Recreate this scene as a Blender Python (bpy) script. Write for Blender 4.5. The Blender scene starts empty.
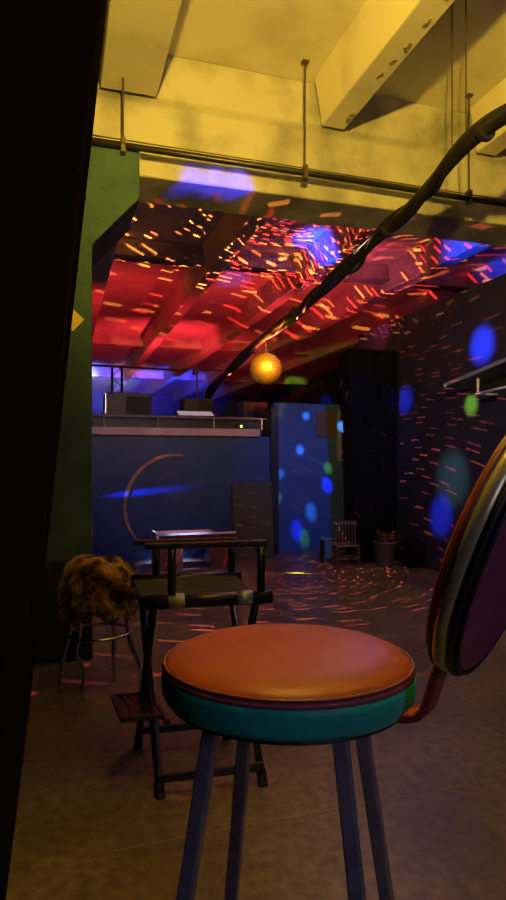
import bpy, bmesh, math, random
from mathutils import Vector, Matrix, Euler, noise
random.seed(7)
SC = bpy.context.scene
COL = SC.collection
PI = math.pi

# ------------------------------------------------------------------ camera
F = 620.0                      # focal length in pixels of a 506 x 900 frame
CAMH = 1.10
YAW = math.radians(17.3)       # the room's long axis (+Y) lies to the left of the view
CS, SN = math.cos(YAW), math.sin(YAW)
cam_d = bpy.data.cameras.new('camera')
cam = bpy.data.objects.new('camera', cam_d)
COL.objects.link(cam)
cam.location = (0, 0, CAMH)
cam.rotation_euler = (PI/2, 0, -YAW)
cam_d.sensor_fit = 'VERTICAL'
cam_d.sensor_height = 36.0
cam_d.lens = F/900*36.0
cam_d.shift_y = 10/900
cam_d.clip_start = 0.005
SC.camera = cam

SC.view_settings.view_transform = 'Standard'
SC.view_settings.look = 'None'
SC.view_settings.gamma = 1
SC.view_settings.use_curve_mapping = False
SC.view_settings.exposure = 0.0

w = bpy.data.worlds.new('world'); SC.world = w
w.use_nodes = True
w.node_tree.nodes['Background'].inputs[0].default_value = (0.45, 0.38, 1.0, 1)
w.node_tree.nodes['Background'].inputs[1].default_value = 0.012


# pixel helpers: where a point of the photo lies in the room
def cw(cx, d, z=0.0):
    """camera right / depth / height above floor -> world"""
    return Vector((cx*CS + d*SN, d*CS - cx*SN, z))


def ray(px, py):
    t = (px-253)/F
    e = (460-py)/F
    return Vector((t*CS + SN, CS - t*SN, e))


def on_x(px, py, X):
    r = ray(px, py); return Vector((0, 0, CAMH)) + r*(X/r.x)


def on_y(px, py, Y):
    r = ray(px, py); return Vector((0, 0, CAMH)) + r*(Y/r.y)


def on_z(px, py, Z):
    r = ray(px, py); return Vector((0, 0, CAMH)) + r*((Z-CAMH)/r.z)


def at_d(px, py, d):
    return Vector((0, 0, CAMH)) + ray(px, py)*d


# ------------------------------------------------------------------ lights
def spot(loc, target, color, power, deg, blend=1.0, radius=0.02):
    l = bpy.data.lights.new('spot_light', 'SPOT')
    l.color = color; l.energy = power
    l.spot_size = math.radians(deg); l.spot_blend = blend
    l.shadow_soft_size = radius
    o = bpy.data.objects.new('spot_light', l); COL.objects.link(o)
    o.location = loc
    o.rotation_euler = (Vector(target)-Vector(loc)).to_track_quat('-Z', 'Y').to_euler()
    return o


def point(loc, color, power, radius=0.05):
    l = bpy.data.lights.new('point_light', 'POINT')
    l.color = color; l.energy = power; l.shadow_soft_size = radius
    o = bpy.data.objects.new('point_light', l); COL.objects.link(o)
    o.location = loc
    return o


def mirror_light(loc, rot, power, dens, A, B, cols, band, du=0.5, dv=0.25):
    """the flecks that a mirror ball throws: a point source broken into small dashes by direction"""
    BOOST = 8.0        # more samples for the flecks, same brightness
    o = point(loc, (1, 1, 1), power*BOOST, 0.004)
    o.rotation_euler = rot
    l = o.data; l.use_nodes = True
    nt = l.node_tree; N = nt.nodes; L = nt.links
    em = [n for n in N if n.type == 'EMISSION'][0]
    tc = N.new('ShaderNodeTexCoord')
    sp = N.new('ShaderNodeSeparateXYZ'); L.new(tc.outputs['Normal'], sp.inputs[0])

    def m(op, a, b=None, c=None):
        n = N.new('ShaderNodeMath'); n.operation = op
        for i, v in enumerate((a, b, c)):
            if v is None: continue
            if isinstance(v, (int, float)): n.inputs[i].default_value = v
            else: L.new(v, n.inputs[i])
        return n.outputs[0]
    az = m('ARCTAN2', sp.outputs[1], sp.outputs[0])
    el = m('ARCSINE', sp.outputs[2])
    v = m('MULTIPLY', el, B)
    row = m('FLOOR', v)
    wr = N.new('ShaderNodeTexWhiteNoise'); wr.noise_dimensions = '1D'; L.new(row, wr.inputs['W'])
    u = m('ADD', m('MULTIPLY', az, A), m('MULTIPLY', wr.outputs[0], 9.7))
    cell = m('FLOOR', u)
    cb = N.new('ShaderNodeCombineXYZ'); L.new(row, cb.inputs[0]); L.new(cell, cb.inputs[1])
    wn = N.new('ShaderNodeTexWhiteNoise'); wn.noise_dimensions = '3D'; L.new(cb.outputs[0], wn.inputs['Vector'])
    sc = N.new('ShaderNodeSeparateColor'); L.new(wn.outputs['Color'], sc.inputs[0])
    fu = m('FRACT', u); fv = m('FRACT', v)
    cu = m('MULTIPLY_ADD', sc.outputs[0], 0.4, 0.3)
    cv = m('MULTIPLY_ADD', sc.outputs[1], 0.5, 0.25)
    hu = m('LESS_THAN', m('ABSOLUTE', m('SUBTRACT', fu, cu)), du/2)
    hv = m('LESS_THAN', m('ABSOLUTE', m('SUBTRACT', fv, cv)), dv/2)
    on = m('LESS_THAN', wn.outputs['Value'], dens)
    st = m('MULTIPLY', m('MULTIPLY', hu, hv), on)
    st = m('MULTIPLY', st, m('MULTIPLY_ADD', sc.outputs[2], 0.8/BOOST, 0.4/BOOST))
    geo = N.new('ShaderNodeNewGeometry'); gs = N.new('ShaderNodeSeparateXYZ'); L.new(geo.outputs['Normal'], gs.inputs[0])
    # the ball is lit from above, so most flecks fly upwards; few go low, fewer straight at the stage
    if band == 'up':
        st = m('MULTIPLY', st, m('GREATER_THAN', gs.outputs[2], 0.20))
        st = m('MULTIPLY', st, m('MULTIPLY_ADD', m('MAXIMUM', gs.outputs[1], 0.0), 5.0, 1.0))
    else:
        st = m('MULTIPLY', st, m('LESS_THAN', gs.outputs[2], 0.20))
        st = m('MULTIPLY', st, m('MULTIPLY_ADD', m('GREATER_THAN', gs.outputs[1], 0.3), -0.85, 1.0))
        st = m('MULTIPLY', st, m('MULTIPLY_ADD', m('LESS_THAN', gs.outputs[1], -0.7), -0.8, 1.0))
        st = m('MULTIPLY', st, m('MULTIPLY_ADD', m('LESS_THAN', gs.outputs[2], -0.4), 2.0, 1.0))
    rp = N.new('ShaderNodeValToRGB'); L.new(sc.outputs[0], rp.inputs[0])
    rp.color_ramp.interpolation = 'CONSTANT'
    els = rp.color_ramp.elements
    els[0].color = (*cols[0], 1)
    els[1].position = 1/len(cols); els[1].color = (*cols[1], 1)
    for i in range(2, len(cols)):
        e = els.new(i/len(cols)); e.color = (*cols[i], 1)
    L.new(rp.outputs[0], em.inputs[0]); L.new(st, em.inputs[1])
    return o


YEL = (1.0, 0.62, 0.07); BLU = (0.02, 0.05, 1.0); RED = (1.0, 0.03, 0.02)
GRN = (0.35, 1.0, 0.05); CYA = (0.12, 0.45, 1.0); WHT = (0.8, 0.8, 1.0)
BALL = at_d(266, 369, 6.2)
# warm flood behind the camera, aimed up at the ceiling
spot((0.22, 0.1, 2.42), (1.10, 2.0, 3.52), (1.0, 0.63, 0.055), 760, 108, 0.8, 0.04)
# unseen warm spot added above the bar stool to light its seat
spot((0.34, 0.95, 2.3), (0.42, 1.0, 0.7), (1.0, 0.58, 0.08), 38, 66, 0.7, 0.06)
# weak violet fill from behind the camera
point((0.9, -1.3, 1.5), (0.62, 0.52, 0.95), 19, 0.35)
# red wash over the rear ceiling
spot((0.8, 8.0, 2.1), (0.7, 9.6, 3.5), (1, .03, .04), 46, 150, 0.9, 0.05)
spot((2.9, 7.6, 2.1), (2.7, 9.2, 3.5), (1, .04, .05), 58, 150, 0.9, 0.05)
spot((2.0, 10.5, 2.0), (1.8, 13.0, 3.5), (1, .03, .05), 210, 125, 0.9, 0.05)
spot((3.3, 6.2, 2.5), (3.6, 7.8, 3.5), (1, .10, .25), 24, 150, 0.9, 0.05)
# dim warm fill, added overhead to lift the dance floor
spot((2.1, 4.0, 2.7), (1.9, 3.6, 0), (1.0, 0.68, 0.52), 54, 140, 0.9, 0.2)
# stage wash on the far ceiling
spot((0.6, 13.5, 1.9), (0.6, 19.5, 3.5), BLU, 2400, 44, 0.7, 0.05)
spot((2.6, 13.5, 1.9), (3.0, 19.5, 3.5), BLU, 1700, 40, 0.7, 0.05)
spot((1.2, 13.0, 1.9), (0.1, 18.0, 3.5), WHT, 2200, 20, 0.5, 0.05)
spot((1.4, 13.0, 1.9), (1.4, 20.2, 3.5), WHT, 1100, 16, 0.7, 0.05)
spot((1.4, 12.0, 2.3), (2.0, 19.0, 3.5), (1, .25, .4), 700, 22, 0.7, 0.05)
spot((1.8, 13.0, 2.2), (2.0, 19.5, 3.5), GRN, 500, 7, 0.4, 0.02)
spot((3.0, 10.0, 2.2), on_z(300, 385, 3.52), GRN, 700, 5, 0.4, 0.02)
# blue wash on the rear wall and stage front
spot((2.6, 4.2, 2.4), (3.0, 6.95, 0.9), (0.01, 0.10, 1.0), 130, 50, 0.9, 0.05)
spot((0.9, 4.3, 2.5), (1.0, 6.85, 0.6), (0.02, 0.10, 1.0), 60, 72, 0.9, 0.05)
# moving-head blobs
S1 = (2.5, 5.4, 2.5)
for px, py, c, p, deg in ((306, 416, CYA, 12, 5), (342, 428, CYA, 16, 6), (300, 450, CYA, 14, 5), (281, 474, CYA, 9, 4),
                          (328, 468, GRN, 9, 5), (327, 485, BLU, 30, 6), (357, 466, GRN, 5, 4), (278, 498, GRN, 6, 4),
                          (311, 512, CYA, 12, 6), (297, 530, BLU, 22, 6), (304, 538, GRN, 9, 5), (327, 395, BLU, 30, 8)):
    spot(S1, on_y(px, py, 6.95), c, p*55, deg*0.62, 0.7)
S2 = (0.9, 4.6, 2.2)
for px, py, c, p, deg in ((482, 345, BLU, 5200, 9), (471, 405, GRN, 2400, 5), (405, 400, BLU, 3000, 7), (441, 515, BLU, 3600, 8),
                          (452, 478, (.3, .8, .75), 520, 12)):
    spot(S2, on_x(px, py, 3.56), c, p, deg)
for px, py in ((196, 183), (218, 184), (240, 186)):
    spot((1.7, 1.6, 1.9), on_y(px, py, 3.63), (0.0, 0.02, 1.0), 1000, 5)
spot((2.2, 4.6, 1.6), on_z(316, 238, 3.52), BLU, 2200, 13)
spot((2.0, 6.0, 1.6), on_z(232, 285, 3.4), (.1, .15, 1.0), 160, 14)
spot((2.2, 4.3, 2.6), on_z(497, 247, 3.45), BLU, 500, 22)
spot((3.45, 5.0, 0.5), on_z(298, 573, 0), (0.9, 1.0, 0.05), 6000, 2.6)
spot((-0.7, 6.70, 0.60), (0.85, 6.85, 0.745), BLU, 5000, 3.2)
spot((1.0, 3.9, 2.2), (3.56, 4.9, 1.3), (0.05, 0.12, 1.0), 45, 75, 1.0, 0.05)
spot((1.5, 5.4, 2.4), on_z(175, 564, 0), (0.45, 0.5, 1.0), 1600, 18)
# light thrown by the mirror ball
OR1 = (1.0, 0.30, 0.05); OR2 = (1.0, 0.16, 0.04); PNK = (1.0, 0.10, 0.16); AMB = (1.0, 0.5, 0.12)
mirror_light(BALL+Vector((0.0, -0.26, 0.12)), (0.1, 0.06, 0.4), 360, 0.36, 7, 22, (OR1, OR2, RED, OR1), 'up')
mirror_light(BALL+Vector((0.10, 0.22, 0.20)), (0.5, -0.5, 1.1), 420, 0.55, 7, 22, (RED, OR2, RED, RED), 'up', 0.6)
mirror_light(BALL+Vector((0.0, -0.26, 0.02)), (0.05, 0.03, 0.4), 300, 0.5, 5.5, 30, (PNK, OR2, (1, .2, .45), PNK), 'low', 0.5, 0.2)
# yellow pin spot on the ball
spot((1.2, 3.2, 2.55), BALL, (1.0, 0.55, 0.05), 900, 7, 0.3, 0.10)
# cool fill added on the dance floor side
spot((2.8, 4.6, 2.3), (1.8, 2.4, 0.0), (0.25, 0.2, 1.0), 16, 80, 0.9, 0.15)


# ------------------------------------------------------------------ materials
def mat(name, col, rough=0.6, metal=0.0, col2=None, scale=6.0, bump=0.0, bscale=60.0, spec=0.5, emit=None, estr=0.0,
        detail=6.0, lo=0.35, hi=0.65, coat=0.0):
    m = bpy.data.materials.new(name); m.use_nodes = True
    nt = m.node_tree; b = nt.nodes['Principled BSDF']
    b.inputs['Base Color'].default_value = (*col, 1)
    b.inputs['Roughness'].default_value = rough
    b.inputs['Metallic'].default_value = metal
    b.inputs['Specular IOR Level'].default_value = spec
    b.inputs['Coat Weight'].default_value = coat
    tc = nt.nodes.new('ShaderNodeTexCoord')
    if col2 is not None:
        n = nt.nodes.new('ShaderNodeTexNoise'); n.inputs['Scale'].default_value = scale; n.inputs['Detail'].default_value = detail
        nt.links.new(tc.outputs['Object'], n.inputs['Vector'])
        r = nt.nodes.new('ShaderNodeValToRGB')
        r.color_ramp.elements[0].position = lo; r.color_ramp.elements[0].color = (*col, 1)
        r.color_ramp.elements[1].position = hi; r.color_ramp.elements[1].color = (*col2, 1)
        nt.links.new(n.outputs['Fac'], r.inputs[0]); nt.links.new(r.outputs[0], b.inputs['Base Color'])
    if bump:
        n = nt.nodes.new('ShaderNodeTexNoise'); n.inputs['Scale'].default_value = bscale; n.inputs['Detail'].default_value = 5
        nt.links.new(tc.outputs['Object'], n.inputs['Vector'])
        bp = nt.nodes.new('ShaderNodeBump'); bp.inputs['Strength'].default_value = bump; bp.inputs['Distance'].default_value = 0.01
        nt.links.new(n.outputs['Fac'], bp.inputs['Height']); nt.links.new(bp.outputs[0], b.inputs['Normal'])
    if emit:
        b.inputs['Emission Color'].default_value = (*emit, 1); b.inputs['Emission Strength'].default_value = estr
    return m


M = {}
M['ceil'] = mat('cream_paint', (0.70, 0.66, 0.56), 0.85, col2=(0.42, 0.37, 0.29), scale=2.4, detail=10, bump=0.15, bscale=14, lo=0.5, hi=0.9)
M['girder'] = mat('grey_cream_paint', (0.47, 0.45, 0.42), 0.85, col2=(0.22, 0.21, 0.19), scale=3.2, detail=11, bump=0.25, bscale=18, lo=0.42, hi=0.68)
M['peel'] = mat('peeling_paint', (0.16, 0.12, 0.08), 0.9, col2=(0.5, 0.44, 0.32), scale=45, bump=0.4, bscale=50)
M['blackwall'] = mat('black_panel', (0.007, 0.0055, 0.004), 0.6, spec=0.0, col2=(0.014, 0.010, 0.007), scale=3)
M['navy'] = mat('navy_paint', (0.015, 0.05, 0.15), 0.55, col2=(0.009, 0.035, 0.11), scale=2.5, bump=0.1, bscale=20)
M['bluewall'] = mat('blue_paint', (0.025, 0.08, 0.26), 0.6, col2=(0.018, 0.06, 0.2), scale=2.5, bump=0.1, bscale=20)
M['darkwall'] = mat('dark_wall_paint', (0.017, 0.018, 0.034), 0.7, col2=(0.011, 0.012, 0.024), scale=3, bump=0.2, bscale=30)
M['green'] = mat('green_plaster', (0.05, 0.105, 0.10), 0.85, col2=(0.03, 0.07, 0.075), scale=5, bump=0.6, bscale=26)
M['black'] = mat('black_paint', (0.008, 0.008, 0.009), 0.5)
M['blackcloth'] = mat('black_cloth', (0.003, 0.003, 0.003), 0.95, spec=0.1)
M['blackmetal'] = mat('black_metal', (0.012, 0.012, 0.015), 0.38, col2=(0.02, 0.02, 0.024), scale=20)
M['pipe'] = mat('painted_pipe', (0.05, 0.045, 0.045), 0.4, metal=0.6, col2=(0.03, 0.028, 0.028), scale=10)
M['rod'] = mat('old_steel_rod', (0.12, 0.10, 0.08), 0.5, metal=0.7)
M['cable'] = mat('black_rubber', (0.012, 0.010, 0.010), 0.45, bump=0.2, bscale=90)
M['chrome'] = mat('chrome', (0.65, 0.66, 0.70), 0.18, metal=1.0)
M['steel'] = mat('square_steel', (0.30, 0.31, 0.35), 0.35, metal=0.3, col2=(0.22, 0.23, 0.27), scale=25)
M['maroon'] = mat('maroon_vinyl', (0.32, 0.075, 0.03), 0.42, col2=(0.26, 0.06, 0.03), scale=7, bump=0.05, bscale=160, spec=0.35)
M['purple'] = mat('plum_vinyl', (0.26, 0.07, 0.13), 0.55, col2=(0.2, 0.055, 0.10), scale=8, bump=0.12, bscale=160, spec=0.3)
M['teal'] = mat('teal_vinyl', (0.012, 0.50, 0.40), 0.45, col2=(0.012, 0.42, 0.32), scale=8, bump=0.1, bscale=150, spec=0.3)
M['olive'] = mat('polished_band', (0.62, 0.60, 0.26), 0.28, metal=0.45, col2=(0.5, 0.5, 0.24), scale=8)
M['pipingred'] = mat('maroon_piping', (0.16, 0.04, 0.025), 0.45)
M['fur'] = mat('brown_fur', (0.05, 0.026, 0.011), 0.95, col2=(0.46, 0.26, 0.085), scale=16, bump=1.0, bscale=70, spec=0.1, lo=0.42, hi=0.62)
M['seatcloth'] = mat('dark_olive_canvas', (0.02, 0.022, 0.014), 0.8, col2=(0.03, 0.03, 0.02), scale=30)
M['wood'] = mat('red_brown_wood', (0.14, 0.045, 0.025), 0.4, col2=(0.09, 0.028, 0.016), scale=9)
M['whitepaint'] = mat('white_paint', (0.72, 0.72, 0.72), 0.45)
M['oliveboard'] = mat('olive_board', (0.06, 0.055, 0.02), 0.8, col2=(0.045, 0.042, 0.015), scale=6)
M['arc'] = mat('orange_arc_light', (0.62, 0.28, 0.12), 0.7, col2=(0.3, 0.14, 0.07), scale=8)  # colour stands for light projected on the stage front
M['ledge'] = mat('pink_grey_board', (0.55, 0.36, 0.34), 0.6, col2=(0.4, 0.26, 0.26), scale=6)
M['rail'] = mat('rail_metal', (0.45, 0.47, 0.5), 0.35, metal=0.8)
M['bucket'] = mat('grey_plastic', (0.09, 0.085, 0.09), 0.6, col2=(0.065, 0.06, 0.065), scale=12)
M['plant'] = mat('dark_leaves', (0.05, 0.02, 0.015), 0.7, col2=(0.10, 0.04, 0.025), scale=9)
M['brownpanel'] = mat('brown_panel', (0.10, 0.06, 0.045), 0.7, col2=(0.07, 0.045, 0.035), scale=5)
M['greypanel'] = mat('grey_blue_panel', (0.14, 0.16, 0.22), 0.7, col2=(0.11, 0.13, 0.18), scale=5)
M['yellow'] = mat('yellow_paper', (0.75, 0.55, 0.12), 0.7)
M['blueplastic'] = mat('blue_plastic', (0.05, 0.16, 0.55), 0.4)
M['spindle'] = mat('pale_wood', (0.10, 0.085, 0.06), 0.6, col2=(0.07, 0.055, 0.04), scale=12)
M['grille'] = mat('speaker_grille', (0.015, 0.02, 0.02), 0.7, bump=0.5, bscale=200)
M['cone'] = mat('speaker_cone', (0.02, 0.02, 0.022), 0.5)
M['reddot'] = mat('red_lamp_glass', (1.0, 0.1, 0.1), 0.3, emit=(1.0, 0.12, 0.10), estr=9)
M['whitescreen'] = mat('lit_desk_panel', (0.6, 0.62, 0.68), 0.5, emit=(0.75, 0.8, 1.0), estr=0.25)
M['greendot'] = mat('green_indicator', (0.3, 0.8, 0.1), 0.3, emit=(0.4, 1.0, 0.1), estr=3)
M['seam'] = mat('seam_filler', (0.16, 0.13, 0.10), 0.6)


def ball_material():
    m = bpy.data.materials.new('gold_mirror_tiles'); m.use_nodes = True
    nt = m.node_tree; b = nt.nodes['Principled BSDF']
    b.inputs['Metallic'].default_value = 0.7; b.inputs['Roughness'].default_value = 0.42
    b.inputs['Base Color'].default_value = (1.0, 0.62, 0.14, 1)
    return m


M['mirror'] = ball_material()


def floor_material():
    m = bpy.data.materials.new('brown_concrete'); m.use_nodes = True
    nt = m.node_tree; N = nt.nodes; L = nt.links; b = N['Principled BSDF']
    tc = N.new('ShaderNodeTexCoord')
    n1 = N.new('ShaderNodeTexNoise'); n1.inputs['Scale'].default_value = 2.2; n1.inputs['Detail'].default_value = 8
    n2 = N.new('ShaderNodeTexNoise'); n2.inputs['Scale'].default_value = 26; n2.inputs['Detail'].default_value = 6
    for n in (n1, n2): L.new(tc.outputs['Object'], n.inputs['Vector'])
    r1 = N.new('ShaderNodeValToRGB')
    r1.color_ramp.elements[0].position = 0.3; r1.color_ramp.elements[0].color = (0.085, 0.065, 0.048, 1)
    r1.color_ramp.elements[1].position = 0.7; r1.color_ramp.elements[1].color = (0.18, 0.14, 0.10, 1)
    L.new(n1.outputs['Fac'], r1.inputs[0])
    r2 = N.new('ShaderNodeValToRGB')
    r2.color_ramp.elements[0].position = 0.3; r2.color_ramp.elements[0].color = (0.55, 0.55, 0.55, 1)
    r2.color_ramp.elements[1].position = 0.7; r2.color_ramp.elements[1].color = (1.25, 1.2, 1.15, 1)
    L.new(n2.outputs['Fac'], r2.inputs[0])
    mx = N.new('ShaderNodeMix'); mx.data_type = 'RGBA'; mx.blend_type = 'MULTIPLY'; mx.inputs['Factor'].default_value = 1
    L.new(r1.outputs[0], mx.inputs['A']); L.new(r2.outputs[0], mx.inputs['B'])
    L.new(mx.outputs['Result'], b.inputs['Base Color'])
    b.inputs['Roughness'].default_value = 0.42
    b.inputs['Specular IOR Level'].default_value = 0.3
    bp = N.new('ShaderNodeBump'); bp.inputs['Strength'].default_value = 0.12; bp.inputs['Distance'].default_value = 0.01
    L.new(n2.outputs['Fac'], bp.inputs['Height']); L.new(bp.outputs[0], b.inputs['Normal'])
    return m


M['floor'] = floor_material()


# ------------------------------------------------------------------ mesh helpers
def obj(name, bm, m, parent=None, smooth=False, bevel=0.0, subsurf=0):
    me = bpy.data.meshes.new(name)
    bmesh.ops.recalc_face_normals(bm, faces=bm.faces[:])
    bm.to_mesh(me); bm.free()
    o = bpy.data.objects.new(name, me); COL.objects.link(o)
    for mm in (m if isinstance(m, (list, tuple)) else [m]): me.materials.append(mm)
    if smooth:
        for p in me.polygons: p.use_smooth = True
    if bevel:
        b = o.modifiers.new('bevel', 'BEVEL'); b.width = bevel; b.segments = 2; b.limit_method = 'ANGLE'
    if subsurf:
        s = o.modifiers.new('sub', 'SUBSURF'); s.levels = subsurf; s.render_levels = subsurf
    if parent:
        o.parent = parent
    return o


def thing(name, label, cat, loc=(0, 0, 0), rz=0.0, group=None):
    o = bpy.data.objects.new(name, None); COL.objects.link(o)
    o.location = loc; o.rotation_euler = (0, 0, rz); o.empty_display_size = 0.1
    o['label'] = label; o['category'] = cat
    if group: o['group'] = group
    return o


def tag(o, label, cat, group=None):
    o['label'] = label; o['category'] = cat
    if group: o['group'] = group
    return o


def struct(name, bm, m, bevel=0.0, parent=None):
    o = obj(name, bm, m, parent, bevel=bevel)
    o['kind'] = 'structure'
    return o


def box(bm, x0, x1, y0, y1, z0, z1, M4=None):
    vs = [bm.verts.new((x, y, z)) for z in (z0, z1) for y in (y0, y1) for x in (x0, x1)]
    for f in ((0, 1, 3, 2), (4, 6, 7, 5), (0, 4, 5, 1), (1, 5, 7, 3), (3, 7, 6, 2), (2, 6, 4, 0)):
        bm.faces.new([vs[i] for i in f])
    if M4 is not None:
        bmesh.ops.transform(bm, matrix=M4, verts=vs)
    return vs


def tube(bm, pts, r, n=10, r2=None, caps=True):
    pts = [Vector(p) for p in pts]
    up = None; rings = []
    for i, p in enumerate(pts):
        if i == 0: t = pts[1]-p
        elif i == len(pts)-1: t = p-pts[i-1]
        else: t = (pts[i+1]-p).normalized()+(p-pts[i-1]).normalized()
        t.normalize()
        if up is None:
            up = t.orthogonal().normalized()
        up = (up - t*up.dot(t)).normalized()
        s = t.cross(up)
        k = i/(len(pts)-1)
        rr = (r if r2 is None else r+(r2-r)*k)
        if isinstance(rr, float) or isinstance(rr, int): rx = ry = rr
        rings.append([bm.verts.new(p+up*rx*math.cos(2*PI*j/n)+s*ry*math.sin(2*PI*j/n)) for j in range(n)])
    for a, b in zip(rings, rings[1:]):
        for j in range(n):
            bm.faces.new((a[j], a[(j+1) % n], b[(j+1) % n], b[j]))
    if caps:
        bm.faces.new(rings[0][::-1]); bm.faces.new(rings[-1])


def bar(bm, a, b, wx, wy, up=(0, 0, 1)):
    """rectangular bar from a to b, wx wide across, wy along 'up'"""
    a, b = Vector(a), Vector(b)
    t = (b-a).normalized(); u = Vector(up)
    u = u-t*u.dot(t)
    if u.length < 1e-4: u = t.orthogonal()
    u.normalize(); s = t.cross(u)
    vs = []
    for p in (a, b):
        for i, j in ((-1, -1), (1, -1), (1, 1), (-1, 1)):
            vs.append(bm.verts.new(p+s*wx/2*i+u*wy/2*j))
    for f in ((3, 2, 1, 0), (4, 5, 6, 7), (0, 1, 5, 4), (1, 2, 6, 5), (2, 3, 7, 6), (3, 0, 4, 7)):
        bm.faces.new([vs[i] for i in f])


def lathe(bm, prof, n=48, M4=None, closed=False):
    rings = []; allv = []
    for r, z in prof:
        if r < 1e-6:
            v = bm.verts.new((0, 0, z)); rings.append([v]*n); allv.append(v)
        else:
            ring = [bm.verts.new((r*math.cos(2*PI*j/n), r*math.sin(2*PI*j/n), z)) for j in range(n)]
            rings.append(ring); allv += ring
    pairs = list(zip(rings, rings[1:]))
    if closed: pairs.append((rings[-1], rings[0]))
    for a, b in pairs:
        for j in range(n):
            q = []
            for v in (a[j], a[(j+1) % n], b[(j+1) % n], b[j]):
                if v not in q: q.append(v)
            if len(q) > 2: bm.faces.new(q)
    if M4 is not None:
        bmesh.ops.transform(bm, matrix=M4, verts=allv)
    return allv


def prism(bm, poly, y0, y1):
    """polygon in XZ extruded along Y"""
    a = [bm.verts.new((x, y0, z)) for x, z in poly]
    b = [bm.verts.new((x, y1, z)) for x, z in poly]
    bm.faces.new(a); bm.faces.new(b[::-1])
    n = len(poly)
    for i in range(n):
        bm.faces.new((a[i], a[(i+1) % n], b[(i+1) % n], b[i]))


def ring_torus(bm, R, r, z, n=48, k=8, M4=None):
    prof = [(R+r*math.cos(2*PI*i/k), z+r*math.sin(2*PI*i/k)) for i in range(k)]
    return lathe(bm, prof, n, M4, closed=True)


# ------------------------------------------------------------------ the room
YG, ZS, ZG, ZR = 3.63, 3.52, 2.75, 3.22   # girder face, slab, girder underside, rib underside
bm = bmesh.new(); box(bm, -3.0, 7.0, -3.0, 22.5, -0.1, 0.0); struct('floor', bm, M['floor'])
bm = bmesh.new(); box(bm, -3.0, 7.0, -3.0, 22.5, ZS, ZS+0.15); ceiling = struct('ceiling', bm, M['ceil'])
# concrete ribs along the room, with chamfered foot
for xr, rw in ((0.22, 0.32), (1.585, 0.16), (2.74, 0.16), (3.93, 0.16), (5.1, 0.16)):
    for y0, y1 in ((-2.9, YG), (YG+0.38, 22.4)):
        bm = bmesh.new()
        prism(bm, [(xr-0.05, ZS), (xr-0.01, ZR+0.08), (xr, ZR), (xr+rw, ZR), (xr+rw+0.005, ZR+0.08), (xr+rw+0.04, ZS)], y0, y1)
        struct('ceiling_rib', bm, M['ceil'], 0.008, ceiling)
# girder across the room: web with a slightly wider lower flange
bm = bmesh.new()
poly = [(YG+0.05, ZS), (YG+0.05, ZG+0.50), (YG, ZG+0.42), (YG, ZG), (YG+0.38, ZG), (YG+0.38, ZG+0.42), (YG+0.33, ZG+0.5), (YG+0.33, ZS)]
prism(bm, poly, -3.0, 7.0)
bmesh.ops.transform(bm, matrix=Matrix(((0, 1, 0, 0), (1, 0, 0, 0), (0, 0, 1, 0), (0, 0, 0, 1))), verts=bm.verts[:])
struct('ceiling_girder', bm, M['girder'], 0.012, ceiling)
for y in (6.85, 12.2, 17.0):
    bm = bmesh.new(); box(bm, -3, 7, y, y+0.22, ZS-0.19, ZS); struct('ceiling_crossbeam', bm, M['girder'], 0.01, ceiling)
# peeled plaster on the second rib
bm = bmesh.new()
for y, wd in ((1.9, .02), (2.0, .03), (2.13, .02), (2.3, .022), (2.45, .016), (2.62, .02), (2.8, .028), (2.93, .02), (3.05, .018), (3.5, .03)):
    n = 9; c = Vector((1.585+0.115+random.uniform(-.015, .015), y, ZR-0.001))
    vs = [bm.verts.new(c+Vector((math.cos(2*PI*i/n)*wd*random.uniform(.4, 1), math.sin(2*PI*i/n)*wd*random.uniform(1.0, 2.6), 0))) for i in range(n)]
    vc = [bm.verts.new(v.co+Vector((0, 0, -0.003))) for v in vs]
    bm.faces.new(vs); bm.faces.new(vc[::-1])
    for i in range(n): bm.faces.new((vs[i], vs[(i+1) % n], vc[(i+1) % n], vc[i]))
struct('peeling_patch', bm, M['peel'], 0, ceiling)

# black partition leaning in beside the camera
bm = bmesh.new()
e, tl = 0.014, 0.105
yy0, yy1 = -1.2, 3.05
def wx(z): return -e + tl*(z-CAMH)
vs = []
for y in (yy0, yy1):
    for z, off in ((0, 0), (3.5, 0), (3.5, -0.06), (0, -0.06)):
        vs.append(bm.verts.new((wx(z)+off, y, z)))
for f in ((0, 1, 2, 3), (7, 6, 5, 4), (0, 4, 5, 1), (1, 5, 6, 2), (2, 6, 7, 3), (3, 7, 4, 0)): bm.faces.new([vs[i] for i in f])
struct('wall_left', bm, M['blackwall'])
# outer left side of the hall
bm = bmesh.new(); box(bm, -3.1, -3.0, -3, 22.5, 0, ZS); struct('wall_hall', bm, M['darkwall'])
bm = bmesh.new(); box(bm, -3, 7, 22.4, 22.5, 0, ZS); struct('wall_back', bm, M['navy'])
bm = bmesh.new(); box(bm, -3, 7, -3.1, -3.0, 0, ZS); struct('wall_front', bm, M['darkwall'])
bm = bmesh.new(); box(bm, 7.0, 7.1, -3, 22.5, 0, ZS); struct('wall_outer', bm, M['darkwall'])
bm = bmesh.new(); box(bm, 3.56, 3.68, -3, 7.0, 0, 2.66); struct('wall_right', bm, M['darkwall'])

# pillar with bracket head
bm = bmesh.new()
prism(bm, [(-0.5, 0.55), (0.17, 0.55), (0.17, 2.29), (0.43, 2.58), (0.43, 2.88), (-0.5, 2.88)], 3.53, 4.05)
pil = struct('pillar', bm, M['green'], 0.012)
bm = bmesh.new(); box(bm, -0.51, 0.172, 3.525, 4.055, 0, 0.56); struct('pillar_base', bm, M['black'], 0.006, pil)

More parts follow.
